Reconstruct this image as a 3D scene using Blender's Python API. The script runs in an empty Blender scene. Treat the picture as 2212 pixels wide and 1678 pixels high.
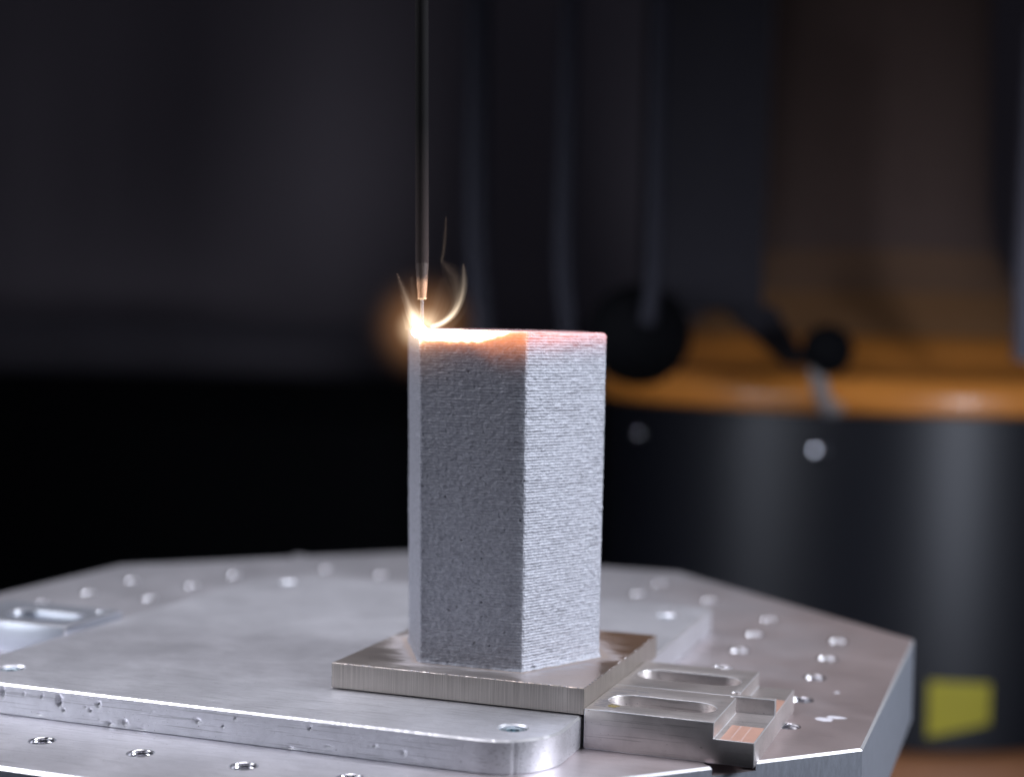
import bpy, bmesh, math, random
import numpy as np
from mathutils import Vector, Matrix, noise
from mathutils.geometry import tessellate_polygon
random.seed(7); rng = np.random.default_rng(11)
MM = 0.001
R = math.radians
sc = bpy.context.scene
col = sc.collection

# ------------------------------------------------------------------ camera
CAM = (254.7, -520.3, 137.0)                      # millimetres
YAW, PITCH, ROLL = R(19.532), R(2.151), R(1.2317)
fw = Vector((-math.sin(YAW)*math.cos(PITCH), math.cos(YAW)*math.cos(PITCH), -math.sin(PITCH)))
r0 = Vector((math.cos(YAW), math.sin(YAW), 0)); u0 = r0.cross(fw)
cr = math.cos(ROLL)*r0 + math.sin(ROLL)*u0
cu = -math.sin(ROLL)*r0 + math.cos(ROLL)*u0
cd = bpy.data.cameras.new('camera'); cam = bpy.data.objects.new('camera', cd); col.objects.link(cam)
M3 = Matrix((cr, cu, -fw)).transposed()
cam.matrix_world = Matrix.Translation(Vector(CAM)*MM) @ M3.to_4x4()
cd.sensor_width = 36.0; cd.lens = 36.0*3300/2212
cd.clip_start = 0.02; cd.clip_end = 30
cd.dof.use_dof = True; cd.dof.focus_distance = 0.553; cd.dof.aperture_fstop = cd.lens/12.0
sc.camera = cam

# ------------------------------------------------------------------ world, exposure
w = bpy.data.worlds.new('World'); sc.world = w; w.use_nodes = True
bg = w.node_tree.nodes['Background']; bg.inputs[0].default_value = (0.55, 0.6, 0.8, 1); bg.inputs[1].default_value = 0.05
sc.view_settings.view_transform = 'Standard'; sc.view_settings.look = 'None'
sc.view_settings.exposure = 0; sc.view_settings.gamma = 1
sc.cycles.use_denoising = True
sc.cycles.max_bounces = 8; sc.cycles.sample_clamp_indirect = 4
sc.cycles.volume_bounces = 0; sc.cycles.transparent_max_bounces = 24

# ------------------------------------------------------------------ workshop lamps and added fill lamps
def area(name, loc, target, sx, sy, power, color, spread=180):
    l = bpy.data.lights.new(name, 'AREA'); l.shape = 'RECTANGLE'; l.size = sx; l.size_y = sy
    l.energy = power; l.color = color; l.spread = R(spread)
    o = bpy.data.objects.new(name, l); col.objects.link(o); o.location = loc
    d = Vector(target) - Vector(loc); o.rotation_euler = d.to_track_quat('-Z', 'Y').to_euler()
    return o
area('key_softbox', (1.28, 0.18, 0.66), (0.07, 0.06, 0.02), 0.42, 0.42, 3.85, (0.90, 0.93, 1.0), 58)
area('left_softbox', (-1.20, -0.36, 1.12), (-0.05, 0.10, 0.0), 0.7, 0.8, 2.3, (0.93, 0.93, 1.0), 56)
area('overhead_softbox', (-0.15, 0.30, 1.20), (-0.05, 0.12, 0.0), 0.6, 0.5, 2.3, (0.95, 0.93, 1.0), 66)
area('front_left_fill', (-1.15, -1.35, 0.20), (-0.34, 0.04, -0.02), 0.40, 0.35, 0.13, (0.90, 0.93, 1.0), 32)  # unseen lamp added to lift the left clamp and plate fronts
area('robot_fill_right', (1.32, -0.22, 0.02), (0.10, 1.06, -0.09), 0.35, 0.6, .85, (0.78, 0.84, 1.0), 40)  # unseen lamp added to light the drum and flange
area('robot_fill_left', (-1.15, -0.35, 0.10), (-0.05, 1.06, -0.09), 0.5, 0.6, .46, (0.78, 0.84, 1.0), 40)  # second unseen lamp added for the robot

# ------------------------------------------------------------------ helpers
def tag(o, label=None, cat=None, group=None, kind=None):
    if label: o['label'] = label
    if cat: o['category'] = cat
    if group: o['group'] = group
    if kind: o['kind'] = kind
    return o
def empty(name, loc=(0, 0, 0)):
    o = bpy.data.objects.new(name, None); col.objects.link(o)
    o.empty_display_size = 0.01; o.location = Vector(loc)*MM
    return o
def link(name, me, mat, parent=None, loc=(0, 0, 0), smooth=30):
    o = bpy.data.objects.new(name, me); col.objects.link(o)
    if mat and not me.materials: me.materials.append(mat)
    if smooth is not None:
        me.polygons.foreach_set('use_smooth', [True]*len(me.polygons))
        me.set_sharp_from_angle(angle=R(smooth))
    if parent: o.parent = parent
    o.location = Vector(loc)*MM
    return o
def mesh(name, V, F):
    me = bpy.data.meshes.new(name)
    me.from_pydata([tuple(c*MM for c in v) for v in V], [], F); me.update()
    return me
def offs(poly, d):
    n = len(poly); out = []
    for i in range(n):
        a, b, c = Vector(poly[i-1]), Vector(poly[i]), Vector(poly[(i+1) % n])
        e1 = (b-a).normalized(); e2 = (c-b).normalized()
        n1 = Vector((-e1.y, e1.x)); n2 = Vector((-e2.y, e2.x))
        m = (n1+n2); m = m/max(m.length_squared/2, 1e-6)
        out.append((b.x+m.x*d, b.y+m.y*d))
    return out
def arc(cx, cy, r, a0, a1, n):
    return [(cx+r*math.cos(R(a0+(a1-a0)*i/n)), cy+r*math.sin(R(a0+(a1-a0)*i/n))) for i in range(n+1)]
def circle(cx, cy, r, n=32):
    return arc(cx, cy, r, 0, 360, n)[:-1]
def slotpoly(x0, x1, cy, r, n=14):
    return arc(x1-r, cy, r, -90, 90, n)+arc(x0+r, cy, r, 90, 270, n)
def plate(outer, z0, z1, holes=(), bev=0.5, rows=1, disp=None, jitter=0.0, edges=None):
    """solid plate; holes = (ccw polygon, depth, chamfer)"""
    V, F = [], []
    def ring(poly, z):
        i = len(V); V.extend((p[0], p[1], z) for p in poly); return list(range(i, i+len(poly)))
    def band(a, b, flip=False):
        n = len(a)
        for i in range(n):
            j = (i+1) % n
            F.append((a[i], a[j], b[j], b[i]) if not flip else (b[i], b[j], a[j], a[i]))
    ins = offs(outer, bev)
    if jitter:
        q = offs(outer, bev*1.6)
        t = [max(0, noise.noise(Vector((p[0]*0.9, p[1]*0.9, 3.1))))*jitter + max(0, noise.noise(Vector((p[0]*0.25, p[1]*0.25, 9.1)))-.1)*jitter for p in outer]
        ins = [(a[0]*(1-k)+b[0]*k, a[1]*(1-k)+b[1]*k) for a, b, k in zip(ins, q, t)]
    rings = [ring(offs(outer, bev*.5), z0), ring(outer, z0+bev*.5)]
    for r in range(1, rows+1):
        z = z0+bev*.5+(z1-bev-z0-bev*.5)*r/rows
        rings.append(ring(outer, z))
    rt = ring(ins, z1); rings.append(rt)
    for a, b in zip(rings, rings[1:]): band(a, b)
    if edges is not None: edges[:] = [len(F)-len(outer), len(F), 0, len(F)-len(outer)]
    F.append(tuple(reversed(rings[0])))
    if disp:
        for rg in rings[1:-1]:
            for k in rg: V[k] = disp(V[k])
    caps = [rt]
    for poly, depth, ch in holes:
        t = ring(offs(poly, -ch), z1); m = ring(poly, z1-ch); b = ring(poly, z1-depth)
        band(m, t, False); band(b, m, False)
        # inward facing walls
        F[-2*len(poly):] = [tuple(reversed(f)) for f in F[-2*len(poly):]]
        F.append(tuple(b)); caps.append(t)
    flat = [i for c in caps for i in c]
    tris = tessellate_polygon([[Vector((V[i][0], V[i][1], 0)) for i in c] for c in caps])
    for t in tris:
        a, b, c = (flat[k] for k in t)
        nz = (V[b][0]-V[a][0])*(V[c][1]-V[a][1])-(V[b][1]-V[a][1])*(V[c][0]-V[a][0])
        F.append((a, b, c) if nz > 0 else (a, c, b))
    return V, F
def lathe(profile, n=48, ax=(0, 0), closed_top=True, closed_bottom=True):
    V, F = [], []
    for r, z in profile:
        for k in range(n):
            a = 2*math.pi*k/n; V.append((ax[0]+r*math.cos(a), ax[1]+r*math.sin(a), z))
    m = len(profile)
    for i in range(m-1):
        for k in range(n):
            j = (k+1) % n
            F.append((i*n+k, i*n+j, (i+1)*n+j, (i+1)*n+k))
    if closed_bottom: F.append(tuple(reversed(range(n))))
    if closed_top: F.append(tuple((m-1)*n+k for k in range(n)))
    return V, F
def tube(pts, rad, n=12):
    """tube along points with a radius for each"""
    V, F = [], []; pts = [Vector(p) for p in pts]
    if not hasattr(rad, '__len__'): rad = [rad]*len(pts)
    up = Vector((0.3, 1, 0.1)).normalized()
    for i, p in enumerate(pts):
        t = (pts[min(i+1, len(pts)-1)]-pts[max(i-1, 0)]).normalized()
        a = t.cross(up).normalized(); b = t.cross(a)
        for k in range(n):
            g = 2*math.pi*k/n; q = p+(a*math.cos(g)+b*math.sin(g))*rad[i]; V.append(tuple(q))
    for i in range(len(pts)-1):
        for k in range(n):
            j = (k+1) % n; F.append((i*n+j, i*n+k, (i+1)*n+k, (i+1)*n+j))
    F.append(tuple(range(n))); F.append(tuple(reversed([(len(pts)-1)*n+k for k in range(n)])))
    return V, F
def smoothpts(P, m=8):
    P = [Vector(p) for p in P]; out = []
    for i in range(len(P)-1):
        a, b, c, d = P[max(i-1, 0)], P[i], P[i+1], P[min(i+2, len(P)-1)]
        for k in range(m):
            t = k/m
            out.append(0.5*((2*b)+(c-a)*t+(2*a-5*b+4*c-d)*t*t+(3*b-a-3*c+d)*t**3))
    return out+[P[-1]]
def solid_ops(me, cutters, bevel=0.25, seg=2):
    """cut with boolean modifiers, bevel the edges, return the evaluated mesh"""
    o = bpy.data.objects.new('work', me); col.objects.link(o); tmp = [o]
    for c in cutters:
        k = bpy.data.objects.new('work', c); col.objects.link(k); tmp.append(k)
        m = o.modifiers.new('b', 'BOOLEAN'); m.operation = 'DIFFERENCE'; m.solver = 'EXACT'; m.object = k
    if bevel:
        m = o.modifiers.new('v', 'BEVEL'); m.width = bevel*MM; m.segments = seg; m.limit_method = 'ANGLE'; m.angle_limit = R(35); m.material = 1; m.use_clamp_overlap = False
    dg = bpy.context.evaluated_depsgraph_get()
    out = bpy.data.meshes.new_from_object(o.evaluated_get(dg))
    for k in tmp: bpy.data.objects.remove(k)
    return out
def box(x0, x1, y0, y1, z0, z1):
    V = [(x, y, z) for z in (z0, z1) for y in (y0, y1) for x in (x0, x1)]
    F = [(0, 2, 3, 1), (4, 5, 7, 6), (0, 1, 5, 4), (2, 6, 7, 3), (0, 4, 6, 2), (1, 3, 7, 5)]
    return V, F

# ------------------------------------------------------------------ materials
class NT:
    def __init__(s, name):
        s.m = bpy.data.materials.new(name); s.m.use_nodes = True; s.t = s.m.node_tree
        s.b = s.t.nodes['Principled BSDF']; s.out = s.t.nodes['Material Output']
    def n(s, typ, **kw):
        x = s.t.nodes.new(typ)
        for k, v in kw.items():
            if k in x.inputs: x.inputs[k].default_value = v
            else: setattr(x, k, v)
        return x
    def l(s, a, b): s.t.links.new(a, b)
    def coord(s, scale=(1, 1, 1), rot=(0, 0, 0)):
        tc = s.n('ShaderNodeTexCoord'); mp = s.n('ShaderNodeMapping'); mp.inputs['Scale'].default_value = scale
        mp.inputs['Rotation'].default_value = rot
        s.l(tc.outputs['Object'], mp.inputs[0]); return mp.outputs[0]
    def noise(s, vec, scale, detail=4, rough=.55, dist=0):
        x = s.n('ShaderNodeTexNoise', Scale=scale, Detail=detail, Roughness=rough, Distortion=dist); s.l(vec, x.inputs['Vector']); return x.outputs['Fac']
    def ramp(s, fac, pts):
        x = s.n('ShaderNodeValToRGB'); e = x.color_ramp.elements
        while len(e) < len(pts): e.new(0.5)
        for i, (p, c) in enumerate(pts):
            e[i].position = p; e[i].color = c if hasattr(c, '__len__') else (c, c, c, 1)
        s.l(fac, x.inputs[0]); return x.outputs[0]
    def mix(s, f, a, b, mode='MIX'):
        x = s.n('ShaderNodeMix', data_type='RGBA', blend_type=mode)
        for v, i in ((f, 0), (a, 6), (b, 7)):
            if hasattr(v, 'is_linked') or hasattr(v, 'links'): s.l(v, x.inputs[i])
            else: x.inputs[i].default_value = v if i == 0 or len(v) == 4 else (*v, 1)
        return x.outputs[2]
    def math(s, op, a, b=0.0, clamp=False):
        x = s.n('ShaderNodeMath', operation=op, use_clamp=clamp)
        for v, i in ((a, 0), (b, 1)):
            if hasattr(v, 'links'): s.l(v, x.inputs[i])
            else: x.inputs[i].default_value = v
        return x.outputs[0]
    def bump(s, h, strength, dist, normal=None):
        x = s.n('ShaderNodeBump', Strength=strength, Distance=dist); s.l(h, x.inputs['Height'])
        if normal: s.l(normal, x.inputs['Normal'])
        return x.outputs[0]

def aluminium(name, base=(.60, .61, .66), rough=(.30, .46), metal=.9, blotch=.25, scr=.25, grain=.15, stretch=(1, 1, 1), speck=False):
    t = NT(name); c = t.coord(); b = t.b
    big = t.noise(t.coord((1, 1, 1)), 28, 6, .6, .4)
    mid = t.noise(t.coord((1, 1.6, 1)), 160, 5, .6)
    mot = t.noise(t.coord((1, 2.2, 1), (0, 0, R(-20))), 130, 6, .7, .8)
    lo = tuple(x*(1-blotch) for x in base); hi = base
    colr = t.mix(t.ramp(big, [(.32, 0), (.68, 1)]), lo, hi)
    colr = t.mix(t.math('MULTIPLY', t.ramp(mid, [(.3, 1), (.55, 0)]), .22), colr, tuple(x*.72 for x in base))
    colr = t.mix(t.math('MULTIPLY', t.ramp(mot, [(.42, 1), (.58, 0)]), .20), colr, tuple(x*.62 for x in base))
    sc1 = t.noise(t.coord((1.2, 60, 60), (0, 0, R(24))), 30, 2, .5)
    colr = t.mix(t.math('MULTIPLY', t.ramp(sc1, [(.60, 0), (.64, 1)]), .5), colr, tuple(x*.45 for x in base))
    if speck:
        sp = t.noise(c, 900, 2, .5)
        colr = t.mix(t.ramp(sp, [(.695, 0), (.72, .75)]), colr, tuple(x*.3 for x in base))
    if name.startswith('table'):                                # orange reflection painted brownish over the right half
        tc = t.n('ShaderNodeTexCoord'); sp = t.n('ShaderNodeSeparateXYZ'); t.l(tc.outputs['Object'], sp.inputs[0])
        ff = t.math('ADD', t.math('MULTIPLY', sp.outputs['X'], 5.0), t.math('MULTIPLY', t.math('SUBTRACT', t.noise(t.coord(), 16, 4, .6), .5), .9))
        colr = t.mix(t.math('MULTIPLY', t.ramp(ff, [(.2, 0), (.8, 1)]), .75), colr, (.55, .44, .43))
    t.l(colr, b.inputs['Base Color'])
    rr = t.n('ShaderNodeMapRange'); t.l(big, rr.inputs[0]); rr.inputs[1].default_value = .3; rr.inputs[2].default_value = .7
    rr.inputs[3].default_value = rough[0]; rr.inputs[4].default_value = rough[1]
    t.l(rr.outputs[0], b.inputs['Roughness']); b.inputs['Metallic'].default_value = metal
    # long fine scratches in two directions and a fine grain
    s1 = t.noise(t.coord((1, 40, 40), (0, 0, R(11))), 45, 3, .6)
    s2 = t.noise(t.coord((40, 1, 40), (0, 0, R(-27))), 35, 3, .6)
    g = t.noise(t.coord(stretch), 1500, 3, .6)
    n = t.bump(t.ramp(s1, [(.60, 0), (.66, 1)]), scr, .00008)
    n = t.bump(t.ramp(s2, [(.62, 0), (.67, 1)]), scr, .00008, n)
    n = t.bump(g, grain, .00010, n)
    t.l(n, b.inputs['Normal'])
    return t.m
def brushed(name, base, rough, metal, stretch, amp=.5, var=.25, scale=900):
    t = NT(name); b = t.b
    g = t.noise(t.coord(stretch), scale, 4, .65)
    g2 = t.noise(t.coord(tuple(x*.25+.02 for x in stretch)), scale, 3, .6)
    colr = t.mix(t.ramp(g, [(.3, 0), (.7, 1)]), tuple(x*(1-var) for x in base), tuple(min(1, x*(1+var*.6)) for x in base))
    colr = t.mix(t.math('MULTIPLY', g2, .35), colr, tuple(x*.7 for x in base))
    t.l(colr, b.inputs['Base Color']); b.inputs['Roughness'].default_value = rough; b.inputs['Metallic'].default_value = metal
    t.l(t.bump(g, amp, .00012), b.inputs['Normal'])
    return t.m
def plain(name, color, rough=.5, metal=0.0, coat=0.0, var=.15, scale=60, spec=.5):
    t = NT(name); b = t.b; b.inputs['Specular IOR Level'].default_value = spec
    f = t.noise(t.coord(), scale, 4, .6)
    t.l(t.mix(f, tuple(x*(1-var) for x in color), tuple(x*(1+var) for x in color)), b.inputs['Base Color'])
    b.inputs['Roughness'].default_value = rough; b.inputs['Metallic'].default_value = metal; b.inputs['Coat Weight'].default_value = coat
    return t.m

M = {}
M['table'] = aluminium('table_aluminium', (.76, .755, .81), (.36, .42), .90, .07, .2, .25, speck=True)
M['fixture'] = aluminium('fixture_aluminium', (.79, .80, .86), (.37, .42), .88, .07, .35, .25, speck=True)
M['clamp'] = aluminium('clamp_aluminium', (.70, .655, .65), (.33, .38), .88, .08, .2, .45, speck=True)
M['glint'] = plain('machined_bright_aluminium', (.58, .58, .62), .20, 1.0)
M['edge'] = plain('bright_machined_chamfer', (.88, .88, .92), .34, .85, scale=400, var=.1)
M['clamp_bright'] = plain('pale_milled_aluminium', (.60, .64, .72), .34, .88, scale=90, var=.06)
M['screw'] = plain('zinc_plated_steel', (.34, .42, .47), .36, 1.0, var=.3, scale=500)
M['steel'] = plain('wire_steel', (.7, .7, .75), .3, 1.0)

# substrate: stainless, vertical saw marks on the sides, soot and powder halo round the base of the print
def substrate_mat():
    t = NT('stainless_substrate'); b = t.b
    tc = t.n('ShaderNodeTexCoord'); sp = t.n('ShaderNodeSeparateXYZ'); t.l(tc.outputs['Object'], sp.inputs[0])
    geo = t.n('ShaderNodeNewGeometry'); gs = t.n('ShaderNodeSeparateXYZ'); t.l(geo.outputs['Normal'], gs.inputs[0])
    top = t.ramp(gs.outputs['Z'], [(.5, 0), (.9, 1)])
    lines = t.noise(t.coord((1, 1, .012)), 2200, 4, .7)
    lines2 = t.noise(t.coord((1, 1, .02)), 320, 3, .6)
    side = t.mix(t.ramp(lines, [(.3, 0), (.7, 1)]), (.40, .365, .335), (.80, .745, .69))
    side = t.mix(t.math('MULTIPLY', lines2, .45), side, (.30, .265, .24))
    topc = t.mix(t.noise(t.coord(), 120, 5, .6), (.50, .455, .43), (.60, .54, .51))
    reflection_tint = t.ramp(t.math('ADD', t.math('MULTIPLY', t.math('ADD', sp.outputs['X'], t.math('MULTIPLY', sp.outputs['Y'], .8)), 6.0), t.math('MULTIPLY', t.noise(t.coord(), 22, 3, .5), .35)), [(.62, 0), (1.0, 1)])
    topc = t.mix(t.math('MULTIPLY', reflection_tint, .8), topc, (.42, .23, .13))  # rear right corner: orange reflection painted into the plate colour
    # hexagonal distance from the middle of the print
    X = t.math('SUBTRACT', sp.outputs['X'], .050); Y = t.math('MULTIPLY', t.math('SUBTRACT', sp.outputs['Y'], .0535), .95)
    aY = t.math('ABSOLUTE', Y)
    k1 = t.math('ADD', t.math('MULTIPLY', X, .866), t.math('MULTIPLY', aY, .5))
    k2 = t.math('ADD', t.math('MULTIPLY', X, -.866), t.math('MULTIPLY', aY, .5))
    d = t.math('MAXIMUM', t.math('MAXIMUM', k1, k2), aY)
    nz = t.noise(t.coord((1.0, 3.2, 1), (0, 0, R(18))), 55, 5, .6, .6)
    dd = t.math('SUBTRACT', t.math('MULTIPLY', d, 1000), t.math('MULTIPLY', t.math('SUBTRACT', nz, .45), 36))
    halo = t.ramp(t.math('MULTIPLY', dd, .01), [(.385, 1), (.43, .35), (.50, 0)])
    halo = t.math('MULTIPLY', halo, top)
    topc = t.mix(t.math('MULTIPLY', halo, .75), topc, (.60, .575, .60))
    fine = t.ramp(t.math('MULTIPLY', t.math('SUBTRACT', t.math('MULTIPLY', d, 1000), t.math('MULTIPLY', nz, 5)), .01), [(.352, 1), (.372, 0)])
    topc = t.mix(t.math('MULTIPLY', fine, .8), topc, (.56, .47, .42))
    speck = t.noise(t.coord(), 1000, 2, .5)
    topc = t.mix(t.ramp(speck, [(.69, 0), (.71, .8)]), topc, (.06, .05, .05))
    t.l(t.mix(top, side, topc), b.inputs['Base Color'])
    b.inputs['Metallic'].default_value = .9
    rg = t.math('ADD', t.math('MULTIPLY', halo, .25), .31)
    t.l(rg, b.inputs['Roughness'])
    nn = t.bump(lines, .35, .0001); nn = t.bump(t.noise(t.coord(), 1800, 2, .5), .15, .0001, nn)
    t.l(nn, b.inputs['Normal'])
    return t.m
M['substrate'] = substrate_mat()

def print_mat():
    t = NT('printed_metal'); b = t.b
    g = t.noise(t.coord((1, 1, 1)), 700, 4, .7)
    big = t.noise(t.coord((1, 1, .7)), 60, 4, .6)
    c = t.mix(t.ramp(g, [(.3, 0), (.7, 1)]), (.22, .232, .275), (.42, .435, .50))
    c = t.mix(t.math('MULTIPLY', big, .4), c, (.24, .25, .28))
    po = t.n('ShaderNodeAttribute', attribute_name='pore_shade')
    c = t.mix(t.math('MULTIPLY', po.outputs['Fac'], .85), c, (.07, .07, .085))  # shade in grooves and pits painted darker into the metal colour
    t.l(c, b.inputs['Base Color'])
    b.inputs['Metallic'].default_value = .3; b.inputs['Roughness'].default_value = .55
    n = t.bump(t.noise(t.coord((1, 1, 2.2)), 1300, 3, .7), .6, .00025)
    t.l(n, b.inputs['Normal'])
    a = t.n('ShaderNodeAttribute', attribute_name='incandescence')
    t.l(a.outputs['Color'], b.inputs['Emission Color']); b.inputs['Emission Strength'].default_value = 1.0
    return t.m
M['print'] = print_mat()
M['black'] = plain('black_satin_paint', (.008, .0085, .0125), .40, 0, .0, spec=.36)
M['matte_black'] = plain('matte_black', (.006, .0062, .0075), .8, spec=.06)
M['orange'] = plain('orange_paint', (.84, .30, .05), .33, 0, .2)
M['dark_metal'] = plain('dark_grey_metal', (.022, .022, .034), .5, .1, spec=.3)
M['orange_dim'] = plain('dimmed_orange_paint', (.36, .15, .06), .6)  # orange paint darkened for the weaker light low down
M['rubber'] = plain('black_rubber', (.01, .01, .011), .5)
M['yellow'] = plain('yellow_label_print', (.46, .39, .02), .6)
M['wall'] = plain('dim_wall', (.32, .275, .295), .9, scale=4, var=.06, spec=.0)
M['column'] = plain('orange_fade_top', (.14, .095, .08), .9, spec=.1)  # darkest tone of the painted fade up the robot
M['collar'] = plain('orange_fade_low', (.30, .15, .065), .8, spec=.2)  # first step of the upward fade, painted as darker orange
M['collar_fade'] = plain('orange_fade_mid', (.20, .115, .07), .8, spec=.2)  # second step of the painted fade
M['casing'] = plain('charcoal_casing', (.034, .032, .038), .9, spec=.05)
M['pipe'] = plain('grey_pipe', (.10, .095, .12), .5, .2)
M['stem'] = plain('pale_grey_lever_metal', (.50, .47, .46), .4, .3)

# ------------------------------------------------------------------ octagonal table
T = -11.7
tb = empty('machine_table', (0, 0, T))
tag(tb, 'large octagonal grey aluminium machine table drilled with threaded holes under the whole set-up', 'machine table')
oct_ = [(-140, -101.5), (50.5, -101.5), (193.5, 41.5), (193.5, 258), (38, 413.5), (-150, 413.5), (-283, 280.5), (-283, 41.5)]
hl = [(-79.5, -69), (-39.2, -68.6), (1, -68), (39.8, -66), (163, 62.1), (161.3, 107), (160.2, 150.6), (159.6, 193.5), (158.8, 237),
      (118.3, 193.5), (117.7, 236), (117.5, 279), (76.5, 321), (34.1, 325), (37, 366), (-124.5, 320.4), (-162.9, 323.5),
      (-201, 277.2), (-244, 235), (-204, 235), (-203, 190), (-242, 190.5), (-246, 153.5), (119, 151), (118.5, 107), (-246, 110), (-79, 366), (-41, 366), (-246, 66), (-204, 366)]
V, F = plate(oct_, -52-T, 0, [(circle(x, y, 4.12, 32), 9, .66) for x, y in hl], bev=.9, edges=(te := [0, 0]))
notch = mesh('cut', *lathe([(9.5, -3.2), (9.5, 3)], 40, (152.3, 4.2)))
tm0 = mesh('table_top', V, F); tm0.materials.append(M['table']); tm0.materials.append(M['edge'])
tm0.materials.append(brushed('darkened_table_side', (.50, .54, .64), .40, .82, (1, 1, .3), .5, .18, 700))  # sides coloured darker and bluer to paint their shade
for k in range(te[0], te[1]): tm0.polygons[k].material_index = 1
for k in range(te[2], te[3]): tm0.polygons[k].material_index = 2
notch.materials.append(M['table'])
tm = solid_ops(tm0, [notch], bevel=0); tm.name = 'table_top'
link('table_top', tm, M['table'], tb)
# threaded insert: stack of thread rings seen through every hole
prof = [(4.95, .015)]+[(4.75-.65*math.sin(R(a)), .04-.65*(1-math.cos(R(a)))) for a in range(0, 91, 15)]
z = -1.0
while z > -7: prof += [(4.1, z-.2), (3.75, z-.5), (4.1, z-.8)]; z -= 1.0
prof += [(3.0, z-.2)]
ti = mesh('threaded_insert', *lathe(list(reversed(prof)), 28, closed_top=False, closed_bottom=False))
ti.flip_normals() if hasattr(ti, 'flip_normals') else None
for i, (x, y) in enumerate(hl):
    o = link('threaded_insert', ti, M['glint'], tb, (x, y, 0.0), smooth=70 if i == 0 else None)
V, F = plate(circle(-45, 156, 120, 48), -180, -52-T-.1, bev=2)
link('pedestal', mesh('pedestal', V, F), M['dark_metal'], tb)
# small pale scuffed patch of dried residue on the table top right of the clamps
def smear(cx, cy, rx, ry, seed, n=26, rot=0.0):
    P = []
    for k in range(n):
        a = 2*math.pi*k/n; rr = 1+.28*noise.noise(Vector((math.cos(a)*1.7, math.sin(a)*1.7, seed)))
        x, y = rx*rr*math.cos(a), ry*rr*math.sin(a)
        P.append((cx+x*math.cos(rot)-y*math.sin(rot), cy+x*math.sin(rot)+y*math.cos(rot)))
    return P
M['scuff'] = plain('pale_scuff', (.66, .66, .72), .6, .6, scale=700, var=.25)
for (cx, cy, rx, ry, sd, z_) in [(174.5, 78.5, 3.6, 3.0, 1.3, .02), (178.5, 83.5, 4.0, 2.2, 5.3, .03), (173, 126.5, 1.0, 1.6, 2.2, .02)]:
    P = smear(cx, cy, rx, ry, sd)
    link('scuff_mark', mesh('scuff_mark', [(x, y, z_) for x, y in P], [tuple(range(len(P)))]), M['scuff'], tb, smooth=None)

# ------------------------------------------------------------------ fixture plate
fp = empty('fixture_plate', (-26, 95, T))
tag(fp, 'broad light grey aluminium plate with rounded corners and a dented front edge', 'metal plate')
outer = []
def seg(a, b, step):
    n = max(1, int(math.dist(a, b)/step)); return [(a[0]+(b[0]-a[0])*i/n, a[1]+(b[1]-a[1])*i/n) for i in range(n)]
rF = 24.0; xr, yf, xl, yb = 99.3, -44.4, -150.0, 234.0
outer += seg((xl+rF, yf), (xr-rF, yf), .55)
outer += arc(xr-rF, yf+rF, rF, -90, 0, 60)[:-1]
outer += seg((xr, yf+rF), (xr-2.5, yb-3), 12)
outer += arc(xr-5.5, yb-3, 3, 0, 90, 6)
outer += seg((xr-5.5-.5, yb), (-105, yb), 12)
outer += arc(-105, yb-45, 45, 90, 180, 30)
outer += seg((xl, yb-45.5), (xl, yf+rF+1), 12)
outer += arc(xl+rF, yf+rF, rF, 180, 270, 20)[:-1]
dents = [(-115.5, -3.3, .9, 2.6, .8), (-106, -3, .7, .7, .35), (-98, -3.2, .7, .8, .3), (-90.5, -4.0, 1.6, 2.6, .65), (-88.5, -7.2, .8, .8, .7),
         (-79, -5, .55, .5, .4), (-73.5, -3.5, 1.3, 1.1, .6), (-76.8, -6.3, .8, .8, .6), (-72.5, -9.2, .4, .35, .5), (-68.5, -10.3, 1.5, .7, .8), (-62.5, -9.2, 2.2, 1.5, .45),
         (-31.5, -5.2, 1.6, 1.1, .5), (-16, -2.6, .5, .8, .45), (-21, -6.2, .4, .6, .35), (13.5, -3.0, .5, 1.0, .6), (20, -8.6, 3.0, .4, .3), (38, -6.4, 2.2, .4, .28), (49, -7.4, .9, 1.2, .4), (-55, -10.6, 3, .4, .4), (5, -10.7, 4, .35, .35), (-100, -9.9, 3, .4, .3), (-50, -3.6, .35, .35, .4), (-45, -7, .3, .5, .3)]
def dentf(v):
    x, y, z = v
    if y > -40 or x > 84: 
        if x > 84 and abs(x-88.2) < .38 and y < -20: return (x-.10, y+.12, z)   # thin vertical scratch on the rounded corner
        return v
    d = .05*noise.noise(Vector((x*.5, z*.8, 2.0)))
    for (cx, cz, rx, rz, dep) in dents:
        q = ((x-cx)/rx)**2+((z-cz)/rz)**2
        if q < 2.5: q *= 1+.9*noise.noise(Vector((x*1.7+cx, z*1.7, cz*3))); d += 1.15*dep*math.exp(-q*1.6)*(1+.8*noise.noise(Vector((x*2.5, z*2.5, cx))))*(1+.35*math.copysign(1, x-cx)) - .12*dep*math.exp(-(q-1.3)**2*3)
    return (x, y+d, z)
fscrews = [(82.2, -25.5), (-129.5, -21.5), (-128.5, 207), (80.5, 203)]
V, F = plate(outer, T, 0, [(circle(x, y, 5.0, 40), 4.2, .7) for x, y in fscrews], bev=.75, rows=22, disp=dentf, jitter=1.0, edges=(te := [0, 0]))
fm = mesh('plate_body', V, F); fm.materials.append(M['fixture']); fm.materials.append(M['edge'])
for k in range(te[0], te[1]): fm.polygons[k].material_index = 1
link('plate_body', fm, None, fp, (26, -95, -T), smooth=35)
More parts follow.
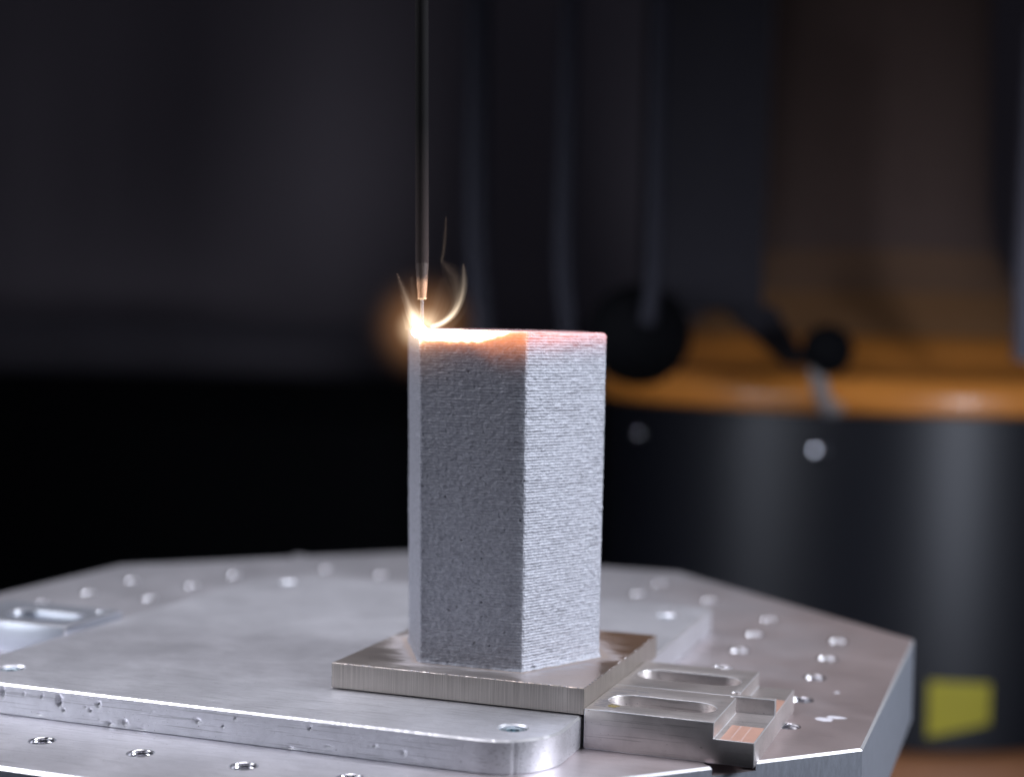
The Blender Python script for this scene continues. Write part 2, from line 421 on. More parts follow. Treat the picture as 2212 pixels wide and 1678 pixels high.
# countersunk socket screws
SV, SF = lathe([(4.1, -3.2), (4.55, -2.9), (4.55, -1.35), (4.1, -.95)], 36)
soc = []
for k in range(12):
    a = 2*math.pi*k/12; rr = 2.6 if k % 2 == 0 else 2.05; soc.append((rr*math.cos(a), rr*math.sin(a)))
V, F = plate(circle(0, 0, 4.5, 36), -3.2, -.95, [(soc, 1.9, .12)], bev=.35)
scm = mesh('screw', V, F)
sck = mesh('collar', *lathe([(5.7, .06), (5.7, .12), (5.0, .02), (4.75, -.9)], 40, closed_top=False, closed_bottom=False))
for i, (x, y) in enumerate(fscrews):
    s = link('screw', scm, M['screw'], fp, (x+26, y-95, -T), smooth=30 if i == 0 else None)

# ------------------------------------------------------------------ substrate
sb = empty('substrate_plate', (50, 53, 0))
tag(sb, 'thick square brownish steel base plate with vertical saw marks, under the printed prism', 'steel plate')
so = []
for a, b in (((0, 0), (100, 0)), ((100, 0), (100, 105.5)), ((100, 105.5), (0, 105.5)), ((0, 105.5), (0, 0))): so += seg(a, b, .5)
V, F = plate(so, 0.45, 10, [], bev=.28, jitter=1.6)
link('plate_body', mesh('plate_body', V, F), M['substrate'], sb, (-50, -53, 0))
V, F = plate([(2, 2), (98, 2), (98, 103), (2, 103)], 0.0, .45, [], bev=.05)
link('shim', mesh('shim', V, F), M['matte_black'], sb, (-50, -53, 0.0))
bmx = bmesh.new()
for k in range(150):   # tiny burrs on the sawn edges
    if k < 95: x, y = random.uniform(1, 99), .12
    else: x, y = 99.88, random.uniform(1, 104)
    s_ = random.choice([.10, .13, .16, .22])
    bmesh.ops.create_icosphere(bmx, subdivisions=1, radius=s_*MM, matrix=Matrix.Translation(Vector((x-50, y-53, 9.93))*MM) @ Matrix.Diagonal((random.uniform(1, 2.2), 1, .8, 1)))
me = bpy.data.meshes.new('edge_burrs'); bmx.to_mesh(me); bmx.free()
tag(link('edge_burrs', me, M['glint'], sb), kind='stuff')

# ------------------------------------------------------------------ clamps
pen = plain('blue_grey_pen_ink', (.10, .11, .17), .6)
stain = plain('yellow_brown_stain', (.20, .16, .06), .5)
clampset = 'aluminium clamp blocks with long slots'
def slot_cut(x0, x1, cy, r, zlo=-30, zhi=6):
    return mesh('cut', *plate(slotpoly(x0, x1, cy, r), zlo, zhi, bev=.01))
def boxm(*a): return mesh('cut', *box(*a))
def clamp(name, org, L, W, cuts, label, bevel=.28, mat='clamp'):
    e = empty('clamp_block', (org[0], org[1], T)); tag(e, label, 'clamp', clampset)
    H = 2.75-T
    b0 = mesh('block', *box(0, L, 0, W, 0.05, H)); b0.materials.append(M[mat]); b0.materials.append(M['edge'])
    for c in cuts: c.materials.append(M[mat])
    b = solid_ops(b0, cuts, bevel=bevel); b.name = 'block'
    link('block', b, None, e)
    return e
H = 2.75-T
c1 = clamp('a', (100.15, 0), 61.4, 41.3, [slot_cut(4.0, 44, 18.5, 8.2, 3, H+5), boxm(47.1, 70, -5, 60, 8.7, H+5), mesh('cut', *lathe([(1.5, 8.7), (1.5, H+3)], 20, (46.4, 40.4)))],
      'front right aluminium clamp block with an open slot and a low stepped tail')
c2 = clamp('b', (100.15, 41.45), 61.2, 45.0, [slot_cut(3.2, 44, 22.8, 8.4, 3, H+5), boxm(47.1, 70, 3.3, 60, 8.7, H+5), mesh('cut', *lathe([(1.9, -1), (1.9, H+3)], 24, (45.8, 5.4)))],
      'aluminium clamp block with a thin upright fence, behind the front right clamp')
c3 = clamp('c', (-215.5, 44.5), 63.5, 44.0, [slot_cut(20, 58, 19.5, 8.5, 3, H+5), mesh('cut', *lathe([(2.6, -1), (2.6, H+3)], 24, (57.0, 36.5)))],
      'bright blurred clamp block with a shiny slot at the left edge of the photo', bevel=.5, mat='clamp_bright')
V, F = [], []
def addbox(Vs, Fs, *a):
    v, f = box(*a); n = len(Vs); Vs += v; Fs += [tuple(i+n for i in q) for q in f]
for (x, y, l_, a) in [(1.6, 6.3, 4.6, 0), (1.4, 8.4, 5.5, 0), (2.2, 10.8, 3.4, 0), (1.2, 13.1, 6.6, 0), (1.5, 14.9, 5.2, 0), (1.3, 28.0, 7.0, 0), (1.2, 33.8, 9.0, 0), (12.0, 27.4, 5.0, 0), (11.5, 32.6, 4.0, 0)]:
    addbox(V, F, x, x+l_, y, y+.35, H-.02, H+.02)
link('pen_mark', mesh('pen_mark', V, F), pen, c1, smooth=None)
V, F = [], []
for k in range(9):
    P = smear(random.uniform(6, 11), random.uniform(6.5, 9.5), random.uniform(.4, .9), random.uniform(.5, 1.0), k*1.7, 10)
    n = len(V); V += [(x, y, H+.02+.003*k) for x, y in P]; F.append(tuple(range(n, n+10)))
link('stain', mesh('stain', V, F), stain, c1, smooth=None)
# copper patches painting the orange reflection on the low tails, with fine tool-path ridges
M['reflection_patch'] = plain('painted_orange_reflection', (.66, .40, .32), .30, .5, scale=300, var=.1)  # orange robot reflection painted as base colour
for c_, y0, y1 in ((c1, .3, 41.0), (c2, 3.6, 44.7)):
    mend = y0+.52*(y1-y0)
    link('floor_reflection', mesh('floor_reflection', *plate([(49.2, y0), (61.0, y0), (61.0, y0+.52*(y1-y0)), (49.2, y0+.52*(y1-y0))], 8.6, 8.72, bev=.05)), M['reflection_patch'], c_, smooth=None)
    V, F = [], []
    for x, wd in ((52.6, .09), (56.4, .07)):
        addbox(V, F, x, x+wd, y0+.5, mend-.3, 8.70, 8.75)
    link('tool_mark', mesh('tool_mark', V, F), M['scuff'], c_, smooth=None)

# ------------------------------------------------------------------ the printed hexagonal prism
ZB, ZT = 9.9, 136.9
bot = np.array([(29.8, 15.0), (71.2, 15.9), (90.0, 53.6), (71, 92.5), (29.5, 92.5), (8.2, 54.0)])
top = np.array([(27.4, 14.2), (70.1, 15.5), (90.1, 53.3), (70, 92.5), (27.5, 92.5), (5.7, 53.0)])
ncol = [150, 150, 60, 50, 60, 110]
us, face = [], []
for k, n in enumerate(ncol):
    for i in range(n): us.append(k+i/n); face.append(k)
us = np.array(us); NC = len(us)
NR = 510
zs = np.linspace(ZB, ZT, NR)
def gsm(a, sx, sy):
    A = np.fft.fft2(a); fy = np.fft.fftfreq(a.shape[0])[:, None]; fx = np.fft.fftfreq(a.shape[1])[None, :]
    A *= np.exp(-2*(math.pi**2)*((fx*sx)**2+(fy*sy)**2)); b = np.real(np.fft.ifft2(A)); return b/b.std()
t_ = (zs-ZB)/(ZT-ZB)
k0 = us.astype(int); fr = us-k0
Pb = bot[k0]*(1-fr)[:, None]+bot[(k0+1) % 6]*fr[:, None]
Pt = top[k0]*(1-fr)[:, None]+top[(k0+1) % 6]*fr[:, None]
# round the corners by averaging along the perimeter (radius about 1.2 mm)
def rnd(P, w=4):
    out = np.zeros_like(P); ws = 0
    for d in range(-w, w+1):
        g = math.exp(-(d/w*1.3)**2); out += g*np.roll(P, d, 0); ws += g
    return out/ws
Pb, Pt = rnd(Pb), rnd(Pt)
nb = np.roll(Pt, -1, 0)-np.roll(Pt, 1, 0); nrm = np.stack([nb[:, 1], -nb[:, 0]], 1); nrm /= np.linalg.norm(nrm, axis=1)[:, None]
seglen = np.array([np.linalg.norm(bot[(k+1) % 6]-bot[k]) for k in range(6)])
dmm = np.minimum(fr, 1-fr)*seglen[k0]                       # distance to nearest corner
dR = (1-fr)*seglen[k0]
bulge = np.where(k0 == 0, 1.0*fr-1.0*np.exp(-(dR/2.6)**1.25), 0)+.22*np.exp(-(fr*seglen[k0]/2)**1.5)*(k0 == 0)
W0 = rng.standard_normal((NR, NC))
LH = 1.08; layer = ((zs-ZB)/LH % 1.0)                                        # one bead per millimetre
lay = -np.abs(layer-.5)**2*.42
lid = ((zs-ZB)//LH).astype(int)
perlayer = rng.standard_normal((lid.max()+1, NC)); 
def gs1(a, s):
    A = np.fft.fft(a, axis=1); f = np.fft.fftfreq(a.shape[1])[None, :]; A *= np.exp(-2*(math.pi**2)*((f*s)**2)); b = np.real(np.fft.ifft(A, axis=1)); return b/b.std()
PL = gs1(perlayer, 5.0)[lid]; PL2 = gs1(rng.standard_normal(perlayer.shape), 1.6)[lid]; PLg = rng.standard_normal(lid.max()+1)[lid][:, None]
fineN = gsm(W0, 1.3, .55); midN = gsm(rng.standard_normal((NR, NC)), 3.0, 2.2); bigN = gsm(rng.standard_normal((NR, NC)), 14, 25)
pits = np.clip(gsm(rng.standard_normal((NR, NC)), 1.3, 1.2)-2.1, 0, 2)
dash = np.clip(-gs1(rng.standard_normal(perlayer.shape), 3.2)-1.15, 0, 2)[lid]
groove = np.exp(-(np.minimum(layer, 1-layer)/.20)**2)[:, None]
D1 = np.clip(gs1(rng.standard_normal(perlayer.shape), 4.5)-.15, 0, 2.2)[np.clip(((zs-ZB)/LH+.5).astype(int), 0, lid.max())]
D2 = np.clip(gs1(rng.standard_normal(perlayer.shape), 1.8)-.9, 0, 2)[np.clip(((zs-ZB)/LH+.5).astype(int), 0, lid.max())]
right = np.where(k0 == 1, 1.0, 0.0)[None, :]
right = np.clip(gs1(right, 3)*0+right, 0, 1)
disp = (lay[:, None]*(.55+.9*right) + .035*PL*(.5+1.1*right) + .035*PL2*(.8+.8*right) + .012*PLg + (.042-.0*right)*fineN*(.8+.2*right) + .014*midN*(1.2-.5*right) + .03*bigN
        - .16*pits*(1.2-.9*right) - groove*right*(.08+.18*D1+.11*D2) - groove*(1-right)*(.03+.05*D1) + bulge[None, :])
# base: slightly flared and ragged foot, top: rounded-over rim
foot = np.exp(-((zs-ZB)/1.0)); disp += foot[:, None]*(.9+.14*midN)
dtop = ZT-zs
disp -= (np.clip(1-dtop/.9, 0, 1)**2*.7)[:, None]
XY = Pb[None]*(1-t_)[:, None, None]+Pt[None]*t_[:, None, None] + nrm[None]*disp[:, :, None]
ztop = .25*gsm(rng.standard_normal((2, NC)), 12, .1)[0]*.35
ztop -= 1.1*np.exp(-((us-2.0)/.035)**2)                       # the far right corner of the rim is rounded down
Z = zs[:, None]+np.zeros((1, NC)); Z += ztop[None, :]*np.clip(1-dtop/4, 0, 1)[:, None]
V = np.concatenate([XY, Z[:, :, None]], 2).reshape(-1, 3)
# rim and inner wall
rim = []
cen = np.array([48.5, 53.0])
last = XY[-1]
for inn, dz in ((1.2, .15), (3.6, .1), (4.8, -.7), (5.0, -60)):
    q = last-nrm*inn
    rim.append(np.concatenate([q, (Z[-1]+dz)[:, None]], 1))
V = np.concatenate([V]+rim); rows = NR+len(rim)
i = np.arange(rows-1)[:, None]*NC; j = np.arange(NC)[None, :]; j2 = (j+1) % NC
Q = np.stack([i+j, i+j2, i+NC+j2, i+NC+j], 2).reshape(-1, 4)
me = bpy.data.meshes.new('prism_wall')
nQ = len(Q)
me.vertices.add(len(V)); me.vertices.foreach_set('co', (V*MM).astype(np.float32).ravel())
me.loops.add(nQ*4); me.loops.foreach_set('vertex_index', Q.astype(np.int32).ravel())
me.polygons.add(nQ); me.polygons.foreach_set('loop_start', np.arange(0, nQ*4, 4, dtype=np.int32))
me.update(calc_edges=True)
# heat still glowing in the last layers
sarc = np.where(k0 == 0, fr*seglen[0], np.where(k0 == 1, seglen[0]+fr*seglen[1], np.where(k0 == 5, -(1-fr)*seglen[5], np.where(k0 == 2, 84+fr*42, 130))))
ss = np.tile(sarc, rows); dd = np.concatenate([np.repeat(dtop, NC), np.zeros(len(rim)*NC)])
dd[-NC:] = 60
wv = np.concatenate([midN.ravel()*.18+fineN.ravel()*.08, np.zeros(len(rim)*NC)])
dd = np.maximum(dd+wv, 0)
def sstep(a, b, x): u = np.clip((x-a)/(b-a), 0, 1); return u*u*(3-2*u)
Dw = np.where(ss < 0, 4.0*np.exp(ss/3.2), 4.0)*(1-sstep(22, 37, ss))**.8 - .02
core = (1-sstep(-.9, .7, dd-Dw))*np.where((ss > -8) & (ss < 38), 1, 0)*(1-sstep(30, 37, ss))
ex = np.maximum(dd-np.maximum(Dw, 0), 0)
A_o = np.where(ss < 0, .9*np.exp(ss/3.5), .72+.70*sstep(20, 36, ss))*(1-sstep(41.0, 43.2, ss))
lenO = 1.8+2.4*sstep(18, 38, ss)
orange = A_o*np.exp(-(ex/(lenO*1.35))**1.5)
yel = .8*np.exp(-(ex/1.1)**2)*sstep(-4, 0, ss)*(1-sstep(31, 40, ss))
A_s = sstep(41.0, 43.2, ss)*(.62-.30*sstep(46, 84, ss))*(1-sstep(84, 95, ss)*.6)
salmon = A_s*np.exp(-(dd/4.4)**1.5) + sstep(41, 43, ss)*.18*np.exp(-dd/.8)
far = np.exp(-(ex/6.5)**1.5)*.06*(ss > -4)*(ss < 60)
col3 = core[:, None]*np.array([9.0, 7.6, 5.6])+yel[:, None]*np.array([1.3, .55, .2])+orange[:, None]*np.array([1.0, .30, .10])+salmon[:, None]*np.array([1.55, .26, .10])+far[:, None]*np.array([1.0, .35, .25])
at = me.attributes.new('incandescence', 'FLOAT_COLOR', 'POINT')
at.data.foreach_set('color', np.concatenate([col3, np.ones((len(col3), 1))], 1).astype(np.float32).ravel())
pore_shade = np.clip(pits*.6*(1.1-.8*right)+groove*right*(.10+.42*D1+.35*D2)+groove*(1-right)*(.10*D1+.12*D2), 0, 1)
pore_shade = np.concatenate([pore_shade.ravel(), np.zeros(len(rim)*NC)])
ap = me.attributes.new('pore_shade', 'FLOAT', 'POINT'); ap.data.foreach_set('value', pore_shade.astype(np.float32))
pr = link('printed_prism', me, M['print'], smooth=None)
me.polygons.foreach_set('use_smooth', [True]*nQ)
tag(pr, 'tall rough grey hexagonal metal prism with a glowing white and orange top rim', 'printed part')

# ------------------------------------------------------------------ wire nozzle and arc
wx, wy = 27.6, 15.6
nz = empty('wire_nozzle', (wx, wy, 148.7)); nz.rotation_euler = (0, R(-1.25), 0)
tag(nz, 'slender tapered wire nozzle pointing down at the glowing left corner of the prism', 'nozzle')
def nozzle_mat(name, c1_, c2_, rough, pit):
    t = NT(name); b = t.b
    f = t.noise(t.coord(), 900, 4, .7)
    cc = t.mix(f, c1_, c2_)
    if not pit and c1_[0] < .1:                                 # shaft fade into darkness painted as blackening with height
        tc = t.n('ShaderNodeTexCoord'); sp = t.n('ShaderNodeSeparateXYZ'); t.l(tc.outputs['Object'], sp.inputs[0])
        g = t.math('ADD', t.math('MULTIPLY', sp.outputs['Z'], 14), t.math('MULTIPLY', f, .15))
        cc = t.mix(t.ramp(g, [(.25, 0), (1.0, 1)]), cc, (.008, .0075, .0085)); b.inputs['Specular IOR Level'].default_value = .15
    if pit:                                                     # copper greys towards the shaft
        tc = t.n('ShaderNodeTexCoord'); sp = t.n('ShaderNodeSeparateXYZ'); t.l(tc.outputs['Object'], sp.inputs[0])
        g = t.math('ADD', t.math('MULTIPLY', sp.outputs['Z'], 90), t.math('MULTIPLY', f, .5))
        cc = t.mix(t.ramp(g, [(.75, 0), (1.0, 1)]), cc, (.075, .058, .055))
    p = t.noise(t.coord(), 2300, 2, .5)
    if pit: cc = t.mix(t.ramp(p, [(.62, 0), (.67, .85)]), cc, (.03, .015, .01))
    t.l(cc, b.inputs['Base Color']); b.inputs['Roughness'].default_value = rough; b.inputs['Metallic'].default_value = .2
    t.l(t.bump(p, .5, .0003), b.inputs['Normal']); return t.m
mn1 = nozzle_mat('fading_shaft', (.042, .033, .033), (.062, .048, .047), .8, False)
mn2 = nozzle_mat('scaled_copper', (.50, .28, .17), (.78, .50, .34), .6, True)
link('shaft', mesh('shaft', *lathe([(2.5, 13.2), (2.5, 20), (2.5, 180)], 32)), mn1, nz)
pf = [(1.55, 0)]+[(1.6+.9*(k/26)**1.05+random.uniform(-.035, .035), .3+12.9*k/26) for k in range(27)]
V, F = lathe(pf, 40)
V = [(x*(1+.03*noise.noise(Vector((x*3, y*3, z*2)))), y*(1+.03*noise.noise(Vector((y*3, x*3, z*2)))), z) for x, y, z in V]
link('tip', mesh('tip', V, F), mn2, nz)
link('tip_rim', mesh('tip_rim', *lathe([(1.4, -.42), (1.68, -.3), (1.72, 0), (1.6, .12)], 32)), nozzle_mat('pale_warm_rim', (.8, .6, .4), (.9, .7, .5), .5, False), nz)  # rim has a pale warm base colour and no emission
link('wire', mesh('wire', *lathe([(.58, -11.4), (.58, -.3)], 20)), M['steel'], nz)

ar = NT('arc_plasma'); e_ = ar.n('ShaderNodeEmission', Strength=30.0); e_.inputs[0].default_value = (1, .86, .66, 1); ar.l(e_.outputs[0], ar.out.inputs[0])
bm = bmesh.new(); bmesh.ops.create_icosphere(bm, subdivisions=4, radius=1)
for v in bm.verts:
    p = v.co; n_ = 1+.10*noise.noise(p*2.0+Vector((4, 2, 1)))
    x, y, z_ = p*n_
    if z_ > 0: z_ *= 1.0+.7*max(0, 1-math.hypot(x, y)*1.3)
    v.co = Vector((x*(2.7+1.3*max(0, x)), y*1.8, z_*2.3))*MM
me = bpy.data.meshes.new('arc'); bm.to_mesh(me); bm.free()
arc_o = link('welding_arc', me, ar.m, None, (26.9, 14.6, 136.0), smooth=80)
tag(arc_o, 'blinding white arc and melt pool on the left top corner of the prism', 'arc')

# arc bloom added as an emissive ball of haze, densest at the arc
def glow_volume(name, loc, rad, color, strength, power, squash=(1, 1, 1), scat=0.0):
    t = NT(name); t.t.nodes.remove(t.b)
    tc = t.n('ShaderNodeTexCoord'); ln = t.n('ShaderNodeVectorMath', operation='LENGTH'); t.l(tc.outputs['Object'], ln.inputs[0])
    f = t.math('SUBTRACT', 1.0, t.math('DIVIDE', ln.outputs['Value'], rad*MM), clamp=True)
    f = t.math('POWER', f, power)
    e = t.n('ShaderNodeEmission'); e.inputs[0].default_value = (*color, 1); t.l(t.math('MULTIPLY', f, strength), e.inputs[1])
    t.l(e.outputs[0], t.out.inputs['Volume'])
    bm = bmesh.new(); bmesh.ops.create_icosphere(bm, subdivisions=3, radius=rad*MM*1.02)
    me = bpy.data.meshes.new(name); bm.to_mesh(me); bm.free()
    o = link(name, me, t.m, None, loc); o.scale = squash
    return o
g1 = glow_volume('arc_fume_bloom', (28.5, 15, 138), 28, (1, .45, .18), 34, 3.2)
tag(g1, 'added hazy warm bloom of lit fume round the arc at the prism corner', 'fume', kind='stuff')

g2 = glow_volume('arc_fume_bloom', (27.2, 14.3, 137.3), 11, (1, .80, .55), 190, 2.2)
tag(g2, 'small dense whitish core of the added bloom hugging the arc', 'fume', kind='stuff')

# wisps of fume curling up from the arc
def wisp_mat(name, strength, z0, z1, color=(1, .82, .60)):
    t = NT(name); t.t.nodes.remove(t.b)
    geo = t.n('ShaderNodeNewGeometry'); sp = t.n('ShaderNodeSeparateXYZ'); t.l(geo.outputs['Position'], sp.inputs[0])
    f = t.math('DIVIDE', t.math('SUBTRACT', z1*MM, sp.outputs['Z']), (z1-z0)*MM, clamp=True)
    f = t.math('POWER', f, 1.3)
    e = t.n('ShaderNodeEmission'); e.inputs[0].default_value = (*color, 1); t.l(t.math('MULTIPLY', f, strength), e.inputs[1])
    t.l(e.outputs[0], t.out.inputs['Volume']); return t.m
PXM = 5.60                                      # photo pixels (2212 wide) per millimetre at the arc
def wpt(px, py, dy=0):                          # point in the upright plane through the arc, facing the camera
    lat = (px-903)/PXM
    return (wx+lat*.942, wy+lat*.334+dy, 137+(711-py)/PXM)
sm = empty('fume_wisps', (wx, wy, 137)); tag(sm, 'thin curling wisps of glowing fume rising round the nozzle tip from the arc', 'smoke')
wisps = [
    ([(921, 706, 1), (941, 698, 2), (960, 680, 4), (972, 655, 5), (977, 628, 6), (979, 600, 6), (979, 570, 5)], [.35, .42, .45, .5, .55, .5, .15], 5.12, 172),
    ([(925, 705, 1), (945, 694, 2), (962, 672, 3), (968, 650, 4), (970, 625, 4), (963, 600, 4), (950, 580, 3), (936, 565, 3)], [.3, .4, .5, .7, 1.3, 1.6, 1.0, .2], 2.04, 166),
    ([(936, 566, 3), (940, 545, 3), (943, 510, 3), (944, 470, 3)], [.25, .3, .3, .1], 1.52, 185),
    ([(893, 700, 0), (886, 680, -1), (878, 655, -2), (868, 625, -3), (858, 595, -4)], [.8, .9, .7, .5, .15], 5.80, 160),
    ([(897, 700, 0), (890, 672, 0), (884, 640, 0), (880, 600, 0)], [1.2, 1.2, .9, .3], 2.04, 158),
    ([(893, 702, -1), (883, 678, -2), (873, 655, -3), (866, 640, -4)], [1.6, 1.2, .7, .2], 2.56, 152),
    ([(910, 702, 3), (918, 675, 4), (926, 640, 5), (935, 600, 6)], [1.0, 1.6, 1.8, .6], 0.96, 160),
    ([(912, 703, 3), (932, 682, 5), (945, 650, 6), (950, 615, 6)], [1.0, 2.4, 3.0, 1.0], 0.48, 160),
]
for (P, rr, st, z1) in wisps:
    pts = smoothpts([wpt(*q) for q in P], 8)
    rad = list(np.interp(np.linspace(0, len(rr)-1, len(pts)), range(len(rr)), rr))
    for scl, ks in ((.7, .085), (1.5, .07), (2.8, .04)):          # a denser core inside a thinner sheath
        V, F = tube(pts, [r*scl for r in rad], 12)
        V = [(v[0]-wx, v[1]-wy, v[2]-137) for v in V]
        o = link('wisp', mesh('wisp', V, F), wisp_mat('wisp_glow', st*ks, 137, z1), sm)

# ------------------------------------------------------------------ background: robot behind the table
def bgp(px, py, D):                                # photo pixel at distance D (mm) -> world position
    lat = (px-1106)/3300*D; hz = 715+.0215*(px-1106)
    return (CAM[0]-.3343*D+.9425*lat, CAM[1]+.9425*D+.3343*lat, CAM[2]+(hz-py)/3300*D)
RX, RY, RR = 40.0, 1418.0, 334.0
rb = empty('robot_base', (RX, RY, -330))
tag(rb, 'big blurred orange robot foot with a round black drum, behind the table on the right', 'robot')
def rl(name, prof, mat, n=96):
    return link(name, mesh(name, *lathe([(r, z+330) for r, z in prof], n)), mat, rb, smooth=40)
rl('drum', [(RR-6, -290), (RR-6, 58)], M['black'])
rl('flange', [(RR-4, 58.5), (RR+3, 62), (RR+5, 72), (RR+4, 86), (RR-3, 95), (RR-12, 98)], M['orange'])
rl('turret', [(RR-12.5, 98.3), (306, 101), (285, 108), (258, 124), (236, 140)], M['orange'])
rl('collar', [(235.5, 140), (204, 165), (176, 190)], M['collar'])  # band added as a tone step in the upward fade
rl('upper_fade_band', [(175.5, 190), (158, 214), (147, 240)], M['collar_fade'])
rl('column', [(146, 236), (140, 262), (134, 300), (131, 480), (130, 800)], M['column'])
rl('foot_flange', [(RR+12, -430), (RR+14, -330), (RR+6, -300), (RR-5.5, -294)], M['orange_dim'])
# screws on the drum
def on_drum(px, py, out=0):
    o = Vector(CAM[:2]); D = 1590
    p = Vector(bgp(px, py, D)[:2]); d = (p-o).normalized(); c = Vector((RX, RY))-o
    b = d.dot(c); disc = b*b-(c.length_squared-(RR-6+out)**2); t = b-math.sqrt(max(disc, 0))
    q = o+d*t; dist = q-o; Df = dist.x*-.3343+dist.y*.9425
    hz = 715+.0215*(px-1106)
    return Vector((q.x, q.y, CAM[2]+(hz-py)/3300*Df))
for px, py, bs in ((1775, 975, 1.0), (1380, 935, .62)):
    q = on_drum(px, py); ang = math.atan2(q.y-RY, q.x-RX)
    o = link('bolt', mesh('bolt', *lathe([(9, -2), (9, 3), (7.5, 6), (3, 7.5)], 24)), M['glint'], rb)
    o.location = (q-Vector((RX, RY, -330)))*MM; o.rotation_euler = (0, R(90), ang); o.scale = (bs, bs, bs)
# yellow label, curved with the drum
q0, q1, q2 = on_drum(2026, 1474), on_drum(2160, 1484), on_drum(2026, 1598)
a0 = math.atan2(q0.y-RY, q0.x-RX); a1 = math.atan2(q1.y-RY, q1.x-RX); V = []; n = 10
for k in range(n+1):
    a = a0+(a1-a0)*k/n
    for zz in (q2.z+(14*k/n), q0.z-3*k/n): V.append(((RR-5)*math.cos(a), (RR-5)*math.sin(a), zz+330))
F = [(2*k, 2*k+2, 2*k+3, 2*k+1) for k in range(n)]
link('warning_label', mesh('warning_label', V, F), M['yellow'], rb)

# lever with ball knob in front of the drum
kp = Vector(bgp(1785, 757, 1480)); lp = Vector(bgp(1762, 790, 1478)); ep = Vector(bgp(1790, 880, 1520))
lv = empty('lever', ep); tag(lv, 'short grey lever with a round black knob in front of the orange flange', 'lever')
bm = bmesh.new(); bmesh.ops.create_uvsphere(bm, u_segments=32, v_segments=20, radius=25*MM); me = bpy.data.meshes.new('knob'); bm.to_mesh(me); bm.free()
link('knob', me, M['matte_black'], lv, kp-ep)
pts = smoothpts([kp-ep+Vector((-4, -6, -6)), lp-ep, Vector(bgp(1776, 850, 1500))-ep, Vector((0, 0, 0)), Vector((2, 45, -2))], 6)
link('stem', mesh('stem', *tube(pts, 8, 16)), M['stem'], lv)

# black motor housing and cover between robot and camera
mo = empty('motor_housing', bgp(1378, 724, 1500)); tag(mo, 'rounded black motor housing, blurred, above the drum beside the prism', 'motor')
bm = bmesh.new(); bmesh.ops.create_uvsphere(bm, u_segments=40, v_segments=24, radius=50*MM)
for v in bm.verts: v.co.z *= 1.0; v.co.y *= 1.3
me = bpy.data.meshes.new('end_cap'); bm.to_mesh(me); bm.free(); link('end_cap', me, M['matte_black'], mo)
def bbox(name, pa, pb, D, depth, parent, mat, bev=6):
    a = Vector(bgp(pa[0], pa[1], D)); b = Vector(bgp(pb[0], pb[1], D)); wd = (Vector((b.x, b.y))-Vector((a.x, a.y))).length
    V, F = plate([(-wd/2, 0), (wd/2, 0), (wd/2, depth), (-wd/2, depth)], min(a.z, b.z), max(a.z, b.z), bev=bev)
    o = link(name, mesh(name, V, F), mat, parent)
    mid = (a+b)/2; base = parent.location/MM if parent else Vector((0, 0, 0))
    o.location = (Vector((mid.x, mid.y, 0))-Vector((base.x, base.y, base.z)))*MM; o.rotation_euler = (0, 0, math.atan2(b.y-a.y, b.x-a.x))
    return o
bbox('casing', (1392, 668), (1642, -260), 1530, 90, mo, M['casing'], 8)
# diagonal bracket
a, b, c, d = (Vector(bgp(px, py, 1545)) for px, py in ((1552, 660), (1668, 660), (1750, 790), (1700, 790)))
nrm2 = Vector((-.3343, .9425, 0))*25
V = [tuple(p-Vector(bgp(1378, 724, 1500))) for p in (a, b, c, d)]; V += [tuple(Vector(p)+nrm2) for p in V]
link('dark_wedge', mesh('dark_wedge', V, [(0, 3, 2, 1), (4, 5, 6, 7), (0, 1, 5, 4), (1, 2, 6, 5), (2, 3, 7, 6), (3, 0, 4, 7)]), M['casing'], mo, smooth=None)  # plain dark diagonal slab in front of the orange
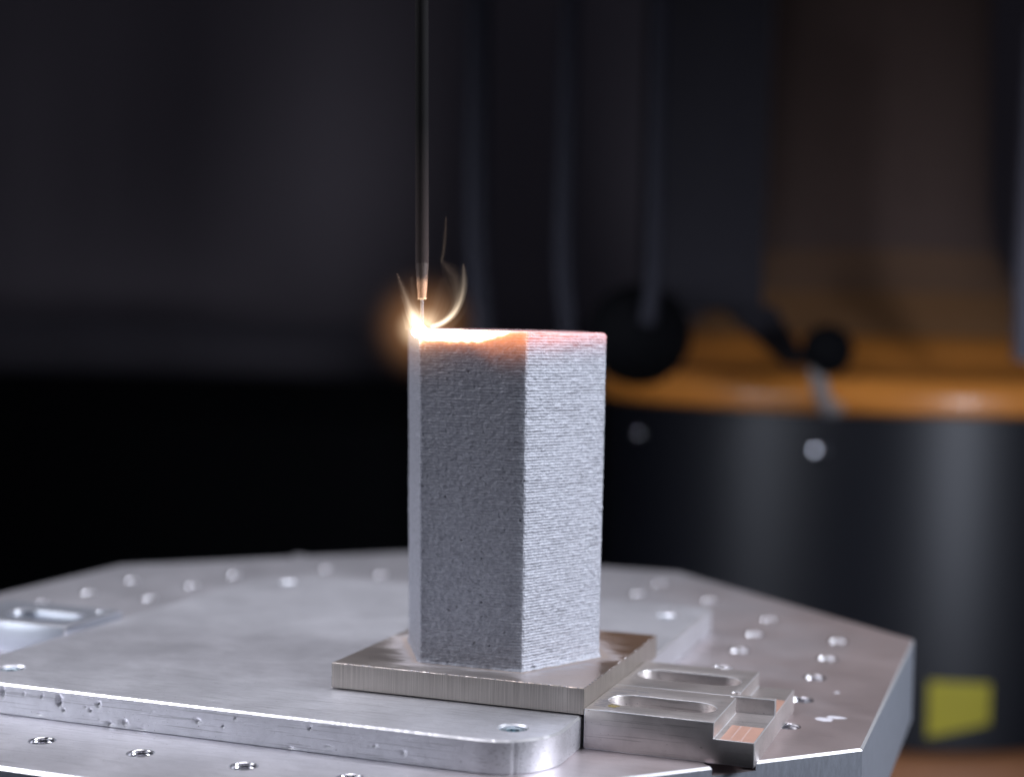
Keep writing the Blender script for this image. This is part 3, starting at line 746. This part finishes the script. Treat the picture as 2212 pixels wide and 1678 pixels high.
# hoses
def hose(P, rad, label, mat, D):
    pts = smoothpts([bgp(*p, D) for p in P], 8); base = Vector(pts[-1])
    o = link('hose', mesh('hose', *tube([p-base for p in pts], rad, 20)), mat, None, base)
    tag(o, label, 'hose', 'dark hoses hanging behind the prism'); return o
hose([(1015, -60), (1018, 300), (1022, 500), (1030, 620), (1042, 740), (1050, 860)], 13, 'broad grey hose hanging left of the others, above the middle of the prism top', M['dark_metal'], 1500)
hose([(1212, -60), (1210, 300), (1210, 560), (1222, 680), (1240, 800)], 10, 'slim dark hose hanging between the broad hose and the motor housing', M['dark_metal'], 1500)
hose([(1405, -60), (1405, 400), (1405, 600), (1395, 700)], 8, 'thin dark hose running down into the black motor housing', M['dark_metal'], 1440)
hose([(2214, 60), (2210, 330), (2206, 600), (2210, 780)], 11, 'pale pipe standing at the right edge of the photo above the orange flange', M['pipe'], 1480)

# black cabinet and walls
ck = empty('machine_cabinet', bgp(450, 900, 2300)); tag(ck, 'low black machine cabinet in the dark behind the table on the left', 'cabinet')
bbox('cabinet_body', (-600, 2600), (1500, 850), 2300, 400, ck, M['matte_black'], 60)
rbn = empty('fade_block', bgp(450, 800, 2700)); tag(rbn, 'added dark grey block grading the wall down to the black cabinet', 'fade block')
bbox('fade_block_body', (-900, 2600), (1500, 715), 2700, 300, rbn, plain('mid_dark_fade', (.15, .135, .15), .95, spec=.0), 40)  # tone step added for the wall fading into darkness
def wallm(name, V):
    o = link(name, mesh(name, V, [(0, 1, 2, 3)]), M['wall'], None, smooth=None); o['kind'] = 'structure'; return o
L = [Vector(bgp(px, 715+.0215*(px-1106), 3200)) for px in (-4200, 6400)]
wallm('back_wall', [(L[0].x, L[0].y, -900), (L[1].x, L[1].y, -900), (L[1].x, L[1].y, 2600), (L[0].x, L[0].y, 2600)])
fl = link('floor', mesh('floor', [(-6000, -3000, -900), (6000, -3000, -900), (6000, 8000, -900), (-6000, 8000, -900)], [(0, 1, 2, 3)]), M['matte_black'], None, smooth=None)
fl['kind'] = 'structure'
